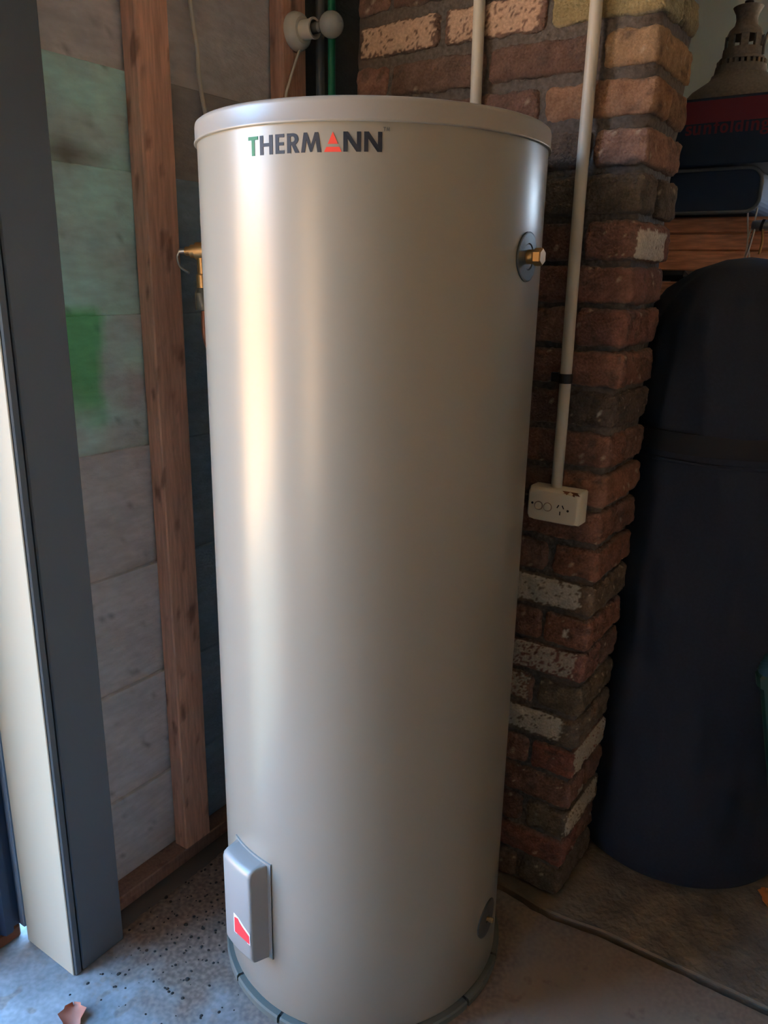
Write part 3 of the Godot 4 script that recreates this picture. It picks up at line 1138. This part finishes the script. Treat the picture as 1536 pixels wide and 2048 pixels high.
# ------------------------------------------------------------------ conduits, outlet, cables
func build_conduits() -> void:
	var o := thing("conduit", "cream plastic conduit running down the pier to the power outlet", "conduit", Vector3(-0.083, 1.06, 0.020))
	var st := begin()
	var path := []
	for k in 15:
		path.append(Vector3(0.001 * sin(k * 0.8), 1.36 * k / 14.0, 0.0))
	tube(st, path, 0.0121, 18)
	part("pipe", st, mats.conduit, o)
	o = thing("conduit", "cream plastic conduit that disappears behind the top of the water heater", "conduit", Vector3(-0.331, 1.2, 0.0135))
	st = begin()
	tube(st, [Vector3(0, 0, 0), Vector3(0.0, 0.6, 0), Vector3(-0.005, 1.22, 0)], 0.0122, 18)
	part("pipe", st, mats.conduit, o)
	# saddle clip
	o = thing("saddle_clip", "black saddle clip holding the conduit above the outlet", "clip", Vector3(-0.083, 1.314, 0.020))
	st = begin()
	var rows := []
	for k in 15:
		var a := -PI * 0.62 + PI * 1.24 * k / 14.0
		rows.append(PackedVector3Array([Vector3(sin(a) * 0.0122, -0.010, cos(a) * 0.0122), Vector3(sin(a) * 0.0152, -0.010, cos(a) * 0.0152), Vector3(sin(a) * 0.0152, 0.010, cos(a) * 0.0152), Vector3(sin(a) * 0.0122, 0.010, cos(a) * 0.0122)]))
	rows.reverse()
	skin(st, rows, false, -1)
	part("strap", st, mats.black_plastic, o)
	st = begin()
	box(st, Vector3(-0.036, -0.010, -0.016), Vector3(-0.010, 0.010, -0.006), 0.002)
	part("lug", st, mats.black_plastic, o)

	# power outlet
	o = thing("power_outlet", "cream double pole power outlet with two rocker switches on the brick pier beside the tank", "power outlet", Vector3(-0.0765, 1.0395, 0.006))
	st = begin()
	box(st, Vector3(-0.060, -0.0375, -0.006), Vector3(0.060, 0.0375, 0.034), 0.003)
	part("mounting_block", st, mats.outlet, o)
	st = begin()
	plate(st, 0.0595, 0.037, 0.034, 0.046)
	var pl := part("face_plate", st, mats.outlet, o)
	for x in [-0.0315, -0.0105]:
		st = begin()
		lathe(st, [Vector2(0.0085, 0.0), Vector2(0.0085, 0.003), Vector2(0.0075, 0.0042), Vector2(0.0005, 0.0044)], 20, Transform3D(Basis(Vector3.RIGHT, PI / 2), Vector3(x, -0.002, 0.0452)))
		part("switch", st, mats.outlet, o)
		st = begin()
		lathe(st, [Vector2(0.0088, 0.0), Vector2(0.0098, 0.0), Vector2(0.0098, 0.0016), Vector2(0.0088, 0.0016)], 20, Transform3D(Basis(Vector3.RIGHT, PI / 2), Vector3(x, -0.002, 0.0452)))
		part("switch_ring", st, mats.rust, o)
	for q in [[0.013, 0.003, 0.5], [0.0245, 0.003, -0.5], [0.0185, -0.0115, 0.0]]:
		st = begin()
		box(st, Vector3(-0.0012, -0.0042, 0.0), Vector3(0.0012, 0.0042, 0.0008), 0.0002, Transform3D(Basis(Vector3.BACK, -q[2]), Vector3(q[0], q[1], 0.0456)))
		part("pin_slot", st, mats.slot, o)
	for q in [[-0.0465, 0.002], [0.036, -0.0035]]:
		st = begin()
		lathe(st, [Vector2(0.0026, 0.0), Vector2(0.0026, 0.0012), Vector2(0.0003, 0.0012)], 12, Transform3D(Basis(Vector3.RIGHT, PI / 2), Vector3(q[0], q[1], 0.0455)))
		part("screw_hole", st, mats.slot, o)
	# rust marks left on the top edge
	st = begin()
	for q in [[0.028, 0.0362, 0.012], [0.045, 0.0355, 0.016]]:
		var pv := PackedVector2Array()
		for k in 14:
			var a := TAU * k / 14.0
			var r: float = q[2] * (0.7 + 0.35 * sin(k * 2.7 + q[0] * 90.0))
			pv.append(Vector2(q[0] + r * cos(a), clampf(q[1] + 0.42 * r * sin(a), 0.0, 0.0366)))
		slab(st, pv, 0.0004, func(p: Vector2, t: float) -> Vector3: return Vector3(p.x, p.y + 0.0012, 0.0385 + t - 0.6 * maxf(p.y - 0.0368, 0.0)) if p.y > 0.0345 else Vector3(p.x, p.y, 0.0456 + t))
	part("rust_mark", st, mats.rust, pl)

	# white cables
	st = begin()
	tube(st, curve([Vector3(-0.892, 2.65, 0.30), Vector3(-0.888, 2.2, 0.292), Vector3(-0.888, 2.073, 0.280), Vector3(-0.888, 1.98, 0.265), Vector3(-0.888, 1.93, 0.263), Vector3(-0.888, 1.86, 0.249), Vector3(-0.885, 1.75, 0.215), Vector3(-0.88, 1.66, 0.20)]), 0.0047, 10)
	tag(part("power_cable", st, mats.white_cable, self), "white cable hanging down the planks behind the tank lid, beside the nearer timber stud", "cable")
	st = begin()
	tube(st, curve([on_tank(-72, 1.70, TR + 0.01) + Vector3(TX, 0, TZ), on_tank(-70, 1.66, TR + 0.025) + Vector3(TX, 0, TZ), on_tank(-68, 1.62, TR + 0.03) + Vector3(TX, 0, TZ), on_tank(-68, 1.58, TR + 0.026) + Vector3(TX, 0, TZ), on_tank(-70, 1.564, TR + 0.018) + Vector3(TX, 0, TZ)]), 0.0022, 8)
	tag(part("thin_wire", st, mats.white_cable, self), "thin pale wire looping above the brass relief valve", "wire")


# rounded outlet face with a sloped border
func plate(st: SurfaceTool, hx: float, hy: float, z0: float, z1: float) -> void:
	var rows := []
	var n := 40
	for k in n:
		var a := TAU * k / n
		var d := Vector2(cos(a), sin(a))
		var row := PackedVector3Array()
		for q in [[1.0, z0], [1.0, z0 + 0.004], [0.965, z1 - 0.003], [0.93, z1 - 0.0006], [0.90, z1], [0.0, z1]]:
			var s: float = q[0]
			var e := 10.0
			var rr := pow(pow(absf(d.x), e) + pow(absf(d.y), e), -1.0 / e)
			var ins := (1.0 - s) * 0.055 if s > 0.0 else 0.0
			var p := d * rr
			row.append(Vector3(p.x * (hx - ins), p.y * (hy - ins), q[1]) if s > 0.0 else Vector3(0, 0, q[1]))
		rows.append(row)
	rows.reverse()
	skin(st, rows, true, -1)


# ------------------------------------------------------------------ bare bulb on the far stud
func build_bulb() -> void:
	var o := thing("light_bulb", "unlit pearl bulb in a white batten holder on the timber stud above the tank", "light bulb", Vector3(-0.86, 2.08, -0.030))
	var xf := Transform3D(Basis(Vector3.BACK, -PI / 2), Vector3.ZERO)
	var st := begin()
	lathe(st, [Vector2(0.0005, 0.0), Vector2(0.042, 0.0), Vector2(0.043, 0.008), Vector2(0.039, 0.020), Vector2(0.030, 0.027), Vector2(0.0005, 0.028)], 28, xf)
	part("batten_base", st, mats.porcelain, o)
	st = begin()
	lathe(st, [Vector2(0.022, 0.02), Vector2(0.0215, 0.05), Vector2(0.0235, 0.058), Vector2(0.0235, 0.062), Vector2(0.018, 0.062), Vector2(0.018, 0.05)], 24, xf)
	part("lamp_holder", st, mats.porcelain, o)
	st = begin()
	lathe(st, [Vector2(0.0125, 0.05), Vector2(0.0125, 0.078), Vector2(0.0005, 0.078)], 20, xf)
	part("bulb_cap", st, mats.grey_metal, o)
	st = begin()
	var prof := [Vector2(0.0122, 0.074)]
	for k in 13:
		var a := lerpf(-1.05, PI / 2, k / 12.0)
		prof.append(Vector2(maxf(0.0297 * cos(a), 0.0005), 0.112 + 0.0297 * sin(a)))
	lathe(st, prof, 32, xf, 80.0)
	part("glass_globe", st, mats.bulb_frost, o)
	# switch cord
	st = begin()
	tube(st, curve([Vector3(-0.846, 2.042, -0.032), Vector3(-0.848, 2.004, -0.013), Vector3(-0.850, 1.96, 0.006), Vector3(-0.850, 1.92, 0.020), Vector3(-0.845, 1.80, 0.035), Vector3(-0.84, 1.68, 0.03)]), 0.0032, 8)
	tag(part("lamp_cord", st, mats.white_cable, self), "thin white cord hanging from the bulb holder behind the tank", "cord")
	st = begin()
	tube(st, [Vector3(-0.790, 0.0, -0.085), Vector3(-0.790, 1.2, -0.085), Vector3(-0.790, 2.65, -0.085)], 0.0095, 14)
	tag(part("green_pipe", st, mats.green_pipe, self), "green water pipe standing in the gap left of the brick pier", "pipe")
	st = begin()
	tube(st, [Vector3(-0.853, 0.0, -0.118), Vector3(-0.853, 1.2, -0.118), Vector3(-0.853, 2.65, -0.118)], 0.011, 14)
	tag(part("grey_pipe", st, mats.grey_pipe, self), "grey pipe between the timber stud and the green pipe", "pipe")


# ------------------------------------------------------------------ things stored behind the pier
func build_store() -> void:
	# tall cover
	var o := thing("garden_cover", "tall navy fabric cover with a strap, standing on the floor right of the brick pier", "cover", Vector3(0.155, 0, -0.495))
	var st := begin()
	var prof := [[0.0, 0.275], [0.012, 0.288], [0.05, 0.297], [0.12, 0.296], [0.3, 0.275], [0.6, 0.25], [0.9, 0.255], [1.1, 0.262], [1.14, 0.260], [1.18, 0.260], [1.25, 0.266], [1.36, 0.255], [1.44, 0.225], [1.50, 0.18], [1.545, 0.12], [1.568, 0.055], [1.575, 0.001]]
	var rows := []
	var na := 120
	for i in na:
		var a := TAU * i / na
		var row := PackedVector3Array()
		for k in prof.size() - 1:
			var steps := maxi(2, int((prof[k + 1][0] - prof[k][0]) / 0.018))
			for s in steps + (1 if k == prof.size() - 2 else 0):
				var t := float(s) / steps
				var y: float = lerpf(prof[k][0], prof[k + 1][0], t)
				var r: float = lerpf(prof[k][1], prof[k + 1][1], t)
				var amp := smoothstep(0.0, 0.25, y) * smoothstep(1.58, 1.45, y) * (1.0 - 0.92 * exp(-pow((y - 1.145) / 0.07, 2.0)))
				var fold := sin(a * 4.0 + y * 5.5 + 2.0 * noise_a.get_noise_2d(a, y * 2.0)) * 0.011 + noise_b.get_noise_3d(cos(a) * 2.0 + y, sin(a) * 2.0, y * 2.5) * 0.022
				fold += (1.0 - absf(sin(a * 3.0 - y * 4.0))) * 0.006
				r += fold * amp * minf(1.0, r / 0.2)
				row.append(Vector3(r * sin(a), y, r * cos(a)))
		rows.append(row)
	rows.reverse()
	skin(st, rows, true, 0)
	part("fabric", st, mats.navy_cloth, o)
	st = begin()
	lathe(st, [Vector2(0.25, 1.135), Vector2(0.266, 1.135), Vector2(0.2675, 1.139), Vector2(0.2675, 1.179), Vector2(0.266, 1.183), Vector2(0.25, 1.183)], 64)
	part("strap", st, mats.navy_strap, o)
	st = begin()
	lathe(st, [Vector2(0.25, 1.110), Vector2(0.268, 1.111), Vector2(0.2705, 1.115), Vector2(0.268, 1.119), Vector2(0.25, 1.120)], 64)
	part("piping", st, mats.navy_cloth, o)

	# green bin at the right edge
	o = thing("green_bin", "dark green tapered plastic bin with a lid beside the navy cover", "bin", Vector3(0.545, 0, -0.185))
	var ring := func(y: float, grow: float, e: float) -> PackedVector3Array:
		var row := PackedVector3Array()
		for k in 56:
			var a := TAU * k / 56.0
			var d := Vector2(sin(a), cos(a))
			var rr := pow(pow(absf(d.x), e) + pow(absf(d.y), e), -1.0 / e)
			var t := clampf(y / 0.70, 0.0, 1.0)
			row.append(Vector3(d.x * rr * (lerpf(0.045, 0.19, t) + grow) * (1.0 + 0.012 * (k % 2)), y, d.y * rr * (lerpf(0.055, 0.075, t) + grow)))
		return row
	var stack := func(levels: Array) -> Array:
		var out := []
		for k in 56:
			var col := PackedVector3Array()
			for l in levels:
				col.append(ring.call(l[0], l[1], 9.0)[k])
			out.append(col)
		out.reverse()
		return out
	st = begin()
	skin(st, stack.call([[0.0, -0.05], [0.0, -0.004], [0.012, 0.0], [0.35, 0.0], [0.672, 0.0]]), true, -1)
	part("tub", st, mats.green_bin, o)
	st = begin()
	skin(st, stack.call([[0.670, -0.004], [0.670, 0.006], [0.694, 0.006], [0.700, 0.001], [0.703, -0.02], [0.706, -0.0749]]), true, -1)
	part("lid", st, mats.green_bin, o)

	# steel shelf rack behind the pier
	o = thing("shelf_rack", "dark steel shelf rack behind the brick pier carrying the timber boards", "shelf", Vector3(-0.5, 0, -0.95))
	for q in [[-0.42, 0.18], [0.42, 0.18], [-0.42, -0.18], [0.42, -0.18]]:
		st = begin()
		box(st, Vector3(q[0] - 0.018, 0, q[1] - 0.018), Vector3(q[0] + 0.018, 1.525, q[1] + 0.018), 0.002)
		part("upright", st, mats.shelf_steel, o)
	for y in [0.35, 0.95, 1.52]:
		st = begin()
		box(st, Vector3(-0.45, y, -0.21), Vector3(0.45, y + 0.028, 0.21), 0.012)
		part("shelf_board", st, mats.shelf_steel, o)
	st = begin()
	box(st, Vector3(-0.45, 1.462, 0.19), Vector3(0.425, 1.518, 0.212), 0.004)
	var fb := part("fascia_board", st, mats.stored_timber, o)
	fb.set_meta("label", "orange timber board under the shelf edge")

	# three boards lying on the shelf, turned towards the room
	var ty := 1.548
	var spec := [[0.055, 0.13, -0.010, 0.30], [0.048, 0.125, 0.004, 0.315], [0.045, 0.12, 0.0, 0.31]]
	var names := ["lowest orange timber board of the stack behind the navy cover", "middle orange timber board of the stack behind the navy cover", "topmost orange timber board of the stack, under the dark case"]
	for k in 3:
		var h: float = spec[k][0]
		o = thing("timber_board", names[k], "timber", Vector3(-0.22, ty, -0.92), "stacked timber boards")
		o.rotation.y = deg_to_rad(11) + spec[k][2]
		st = begin()
		box(st, Vector3(-0.6, 0.0, -spec[k][1]), Vector3(0.95, h - 0.001, spec[k][1] - 0.01 * k), 0.004)
		part("board", st, mats.stored_timber, o)
		ty += h
	# dark case with a pale rim
	o = thing("plastic_case", "dark blue plastic case with a pale rim, lying on the timber boards", "case", Vector3(-0.20, ty + 0.005, -0.93))
	st = begin()
	var outline := func(hx: float, h: float, r: float) -> PackedVector2Array:
		var pv := PackedVector2Array()
		for c in [[hx - r, r, -PI / 2], [hx - r, h - r, 0.0], [-hx + r, h - r, PI / 2], [-hx + r, r, PI]]:
			for k in 7:
				var a: float = c[2] + PI / 2 * k / 6.0
				pv.append(Vector2(c[0] + r * cos(a), c[1] + r * sin(a)))
		return pv
	slab(st, outline.call(0.30, 0.112, 0.035), 0.30, func(p: Vector2, t: float) -> Vector3: return Vector3(p.x, p.y, t - 0.16))
	slab(st, outline.call(0.30, 0.112, 0.035), 0.001, func(p: Vector2, t: float) -> Vector3: return Vector3(-p.x, p.y, -0.16 - t))
	part("shell", st, mats.dark_case, o)
	st = begin()
	var rim := []
	for q in outline.call(0.299, 0.111, 0.035):
		rim.append(Vector3(q.x, q.y, 0.14))
	rim.append(rim[0])
	tube(st, rim, 0.005, 8, false)
	part("rim", st, mats.case_rim, o)
	ty += 0.1225
	# printed navy carton
	o = thing("navy_carton", "navy carton with a dark red printed band, under the lanterns", "box", Vector3(0.02, ty, -0.93))
	st = begin()
	box(st, Vector3(-0.34, 0.0, -0.17), Vector3(0.34, 0.167, 0.17), 0.003)
	part("carton", st, mats.navy_card, o)
	st = begin()
	box(st, Vector3(-0.338, 0.105, 0.17), Vector3(0.338, 0.160, 0.1708), 0.0003)
	var bd := part("printed_band", st, mats.print_red, o)
	var tm := TextMesh.new()
	tm.text = "sunfolding"
	tm.horizontal_alignment = HORIZONTAL_ALIGNMENT_LEFT
	var fnt := SystemFont.new()
	fnt.font_names = PackedStringArray(["Droid Sans"])
	fnt.font_weight = 700
	tm.font = fnt
	tm.font_size = 32
	tm.pixel_size = 0.0013
	tm.depth = 0.0006
	var te := MeshInstance3D.new()
	te.name = "lettering"
	te.mesh = tm
	te.material_override = mats.print_red
	o.add_child(te, true)
	te.position = Vector3(-0.128, 0.092, 0.1706)
	ty += 0.168
	lantern("pale weathered metal lantern with a pierced chimney, standing on the navy carton nearest the pier", Vector3(-0.022, ty, -0.93), mats.lantern, 0.82)
	lantern("dark metal lantern mostly outside the right edge of the picture, on the navy carton", Vector3(0.215, ty, -0.92), mats.lantern_dark, 0.5)

	# cord and clamp on the boards
	o = thing("white_twine", "white twine tied round the timber boards in two loops", "twine", Vector3(0.078, 1.55, -0.838))
	st = begin()
	tube(st, curve([Vector3(-0.006, 0.185, 0.004), Vector3(-0.010, 0.15, 0.012), Vector3(0.0, 0.08, 0.016), Vector3(-0.004, 0.03, 0.014), Vector3(-0.014, -0.01, 0.012)]), 0.0021, 8)
	tube(st, curve([Vector3(-0.006, 0.185, 0.004), Vector3(0.004, 0.192, 0.008), Vector3(0.012, 0.17, 0.012), Vector3(0.010, 0.13, 0.014), Vector3(0.0, 0.08, 0.018), Vector3(0.010, 0.035, 0.016), Vector3(0.006, -0.012, 0.012)]), 0.0021, 8)
	part("loop", st, mats.white_cable, o)
	o = thing("chrome_clamp", "bright chrome clamp with a black band beside the white twine", "clamp", Vector3(0.112, 1.668, -0.838))
	st = begin()
	lathe(st, [Vector2(0.0005, -0.03), Vector2(0.012, -0.029), Vector2(0.014, -0.02), Vector2(0.014, 0.05), Vector2(0.0005, 0.051)], 18, Transform3D(Basis(Vector3.BACK, -PI / 2), Vector3(0, 0, 0.01)))
	part("barrel", st, mats.steel, o)
	st = begin()
	lathe(st, [Vector2(0.014, -0.006), Vector2(0.0155, -0.006), Vector2(0.0155, 0.001), Vector2(0.014, 0.001)], 18, Transform3D(Basis(Vector3.BACK, -PI / 2 - 0.2), Vector3(0, 0, 0.01)))
	part("band", st, mats.black_plastic, o)
	st = begin()
	tube(st, curve([Vector3(-0.02, -0.01, 0.018), Vector3(-0.026, -0.05, 0.018), Vector3(-0.034, -0.085, 0.016)]), 0.003, 8)
	part("jaw", st, mats.steel, o)
	st = begin()
	tube(st, curve([Vector3(0.0, -0.01, 0.018), Vector3(0.004, -0.04, 0.02), Vector3(0.0, -0.075, 0.018)]), 0.0035, 8)
	part("screw", st, mats.brass, o)


func lantern(label: String, at: Vector3, m: Material, k: float) -> void:
	var o := thing("lantern", label, "lantern", at)
	var st := begin()
	var prof := [Vector2(0.10, 0.0), Vector2(0.172, 0.0), Vector2(0.176, 0.006), Vector2(0.170, 0.022), Vector2(0.150, 0.045), Vector2(0.118, 0.066), Vector2(0.100, 0.078), Vector2(0.092, 0.088), Vector2(0.090, 0.096), Vector2(0.080, 0.099)]
	for q in prof.size():
		prof[q] *= k
	lathe(st, prof, 48, Transform3D.IDENTITY, 60.0)
	part("roof", st, m, o)
	# pierced collar, built of ribs between two rings
	st = begin()
	lathe(st, [Vector2(0.07, 0.096) * k, Vector2(0.084, 0.096) * k, Vector2(0.080, 0.124) * k, Vector2(0.070, 0.124) * k], 48)
	lathe(st, [Vector2(0.066, 0.138) * k, Vector2(0.076, 0.138) * k, Vector2(0.070, 0.148) * k, Vector2(0.060, 0.152) * k], 48)
	for q in 26:
		var a := 360.0 * q / 26.0
		box(st, Vector3(-0.0055, 0.122, 0.068) * k, Vector3(0.0055, 0.140, 0.078) * k, 0.001, Transform3D(Basis(Vector3.UP, deg_to_rad(a)), Vector3.ZERO))
	part("pierced_collar", st, m, o)
	# chimney with square openings
	st = begin()
	lathe(st, [Vector2(0.058, 0.150) * k, Vector2(0.064, 0.150) * k, Vector2(0.0625, 0.176) * k, Vector2(0.056, 0.176) * k], 40)
	lathe(st, [Vector2(0.054, 0.212) * k, Vector2(0.058, 0.212) * k, Vector2(0.050, 0.232) * k, Vector2(0.036, 0.246) * k, Vector2(0.033, 0.262) * k, Vector2(0.036, 0.280) * k, Vector2(0.047, 0.300) * k, Vector2(0.044, 0.302) * k, Vector2(0.030, 0.284) * k], 40, Transform3D.IDENTITY, 50.0)
	for q in 8:
		box(st, Vector3(-0.0125, 0.174, 0.052) * k, Vector3(0.0125, 0.215, 0.060) * k, 0.001, Transform3D(Basis(Vector3.UP, TAU * (q + 0.3) / 8.0), Vector3.ZERO))
	part("chimney", st, m, o)
	st = begin()
	tube(st, [Vector3(0, 0.10, 0) * k, Vector3(0, 0.2, 0) * k, Vector3(0, 0.29, 0) * k, Vector3(0, 0.318, 0) * k], 0.014 * k, 14)
	part("inner_stem", st, mats.lantern_dark, o)
	# wire handle
	st = begin()
	tube(st, curve([Vector3(0.068, 0.15, 0.02) * k, Vector3(0.070, 0.18, 0.03) * k, Vector3(0.076, 0.205, 0.03) * k, Vector3(0.092, 0.225, 0.03) * k]), 0.0045 * k, 8)
	part("handle", st, m, o)


# ------------------------------------------------------------------ leaves and soil on the floor
func leaf(called: String, label: String, at: Vector3, turn: float, size: float, m: Material) -> void:
	var st := begin()
	var rows := []
	for i in 9:
		var t := i / 8.0
		var w := size * 0.33 * pow(sin(PI * clampf(pow(t, 0.8) * 0.97 + 0.02, 0, 1)), 1.15) * (1.0 + 0.22 * sin(t * 19.0))
		var row := PackedVector3Array()
		for j in 7:
			var s := j / 6.0 * 2.0 - 1.0
			row.append(Vector3(s * w, 0.003 + 0.010 * s * s + 0.006 * sin(t * 5.0), (t - 0.5) * size))
		rows.append(row)
	skin(st, rows, false, 0)
	var under := []
	for row in rows:
		var r := PackedVector3Array()
		for v in row:
			r.append(v - Vector3(0, 0.0009, 0))
		under.append(r)
	under.reverse()
	skin(st, under, false, 1)
	tube(st, [Vector3(0, 0.005, size * 0.48), Vector3(0.004, 0.004, size * 0.62), Vector3(0.012, 0.003, size * 0.75)], 0.0011, 6)
	var o := part(called, st, m, self)
	o.position = at
	o.rotation.y = turn
	tag(o, label, "leaf")


func build_floor_bits() -> void:
	leaf("dry_leaf", "dry pinkish brown leaf on the blue lit concrete in front of the steel post", Vector3(-0.700, 0, 0.915), 0.9, 0.075, mats.leaf)
	leaf("fallen_leaf", "small orange leaf on the floor beside the foot of the navy cover", Vector3(0.440, 0, -0.315), 0.3, 0.06, mats.leaf_orange)
	# soil crumbs between post, planks and tank
	var st := begin()
	lathe(st, [Vector2(0.002, 0.0), Vector2(0.010, 0.001), Vector2(0.009, 0.006), Vector2(0.0005, 0.008)], 7, Transform3D.IDENTITY, 100.0)
	st.generate_normals()
	var mm := MultiMesh.new()
	mm.transform_format = MultiMesh.TRANSFORM_3D
	mm.mesh = st.commit()
	mm.mesh.surface_set_material(0, mats.crumb)
	var spots := []
	while spots.size() < 300:
		var p := Vector3(rng.randf_range(-0.84, -0.42), 0.0, rng.randf_range(0.1, 0.92))
		if Vector2(p.x - TX, p.z - TZ).length() < 0.335 or (p.x < -0.78 and p.z > 0.70):
			continue
		if rng.randf() < smoothstep(0.55, 0.95, p.z):
			continue
		spots.append(p)
	mm.instance_count = spots.size()
	for k in spots.size():
		var s := rng.randf_range(0.10, 0.38) * (1.0 if rng.randf() < 0.85 else 1.5)
		mm.set_instance_transform(k, Transform3D(Basis(Vector3.UP, rng.randf() * TAU).scaled(Vector3(s, s * 0.6, s * rng.randf_range(0.6, 1.3))), spots[k]))
	var mi := MultiMeshInstance3D.new()
	mi.name = "soil_crumbs"
	mi.multimesh = mm
	add_child(mi, true)
	mi.set_meta("kind", "stuff")
	tag(mi, "loose dark soil crumbs on the floor between the post and the tank", "soil")
	# strip of old mortar along the foot of the plank wall
	st = begin()
	var rows := []
	for i in 60:
		var z := lerpf(0.70, -0.02, i / 59.0)
		var n := noise_a.get_noise_1d(z * 40.0) * 0.006
		rows.append(PackedVector3Array([Vector3(-0.815 + n, 0.0, z), Vector3(-0.826 + n, 0.007 + n * 0.4, z), Vector3(-0.845, 0.010 + n * 0.5, z), Vector3(-0.8605, 0.008, z)]))
	rows.reverse()
	skin(st, rows, false, 0)
	var tr := part("trim_1", st, mats.debris_cement, self)
	tr.set_meta("kind", "structure")
	tag(tr, "rough cement fillet along the foot of the plank wall", "fillet")
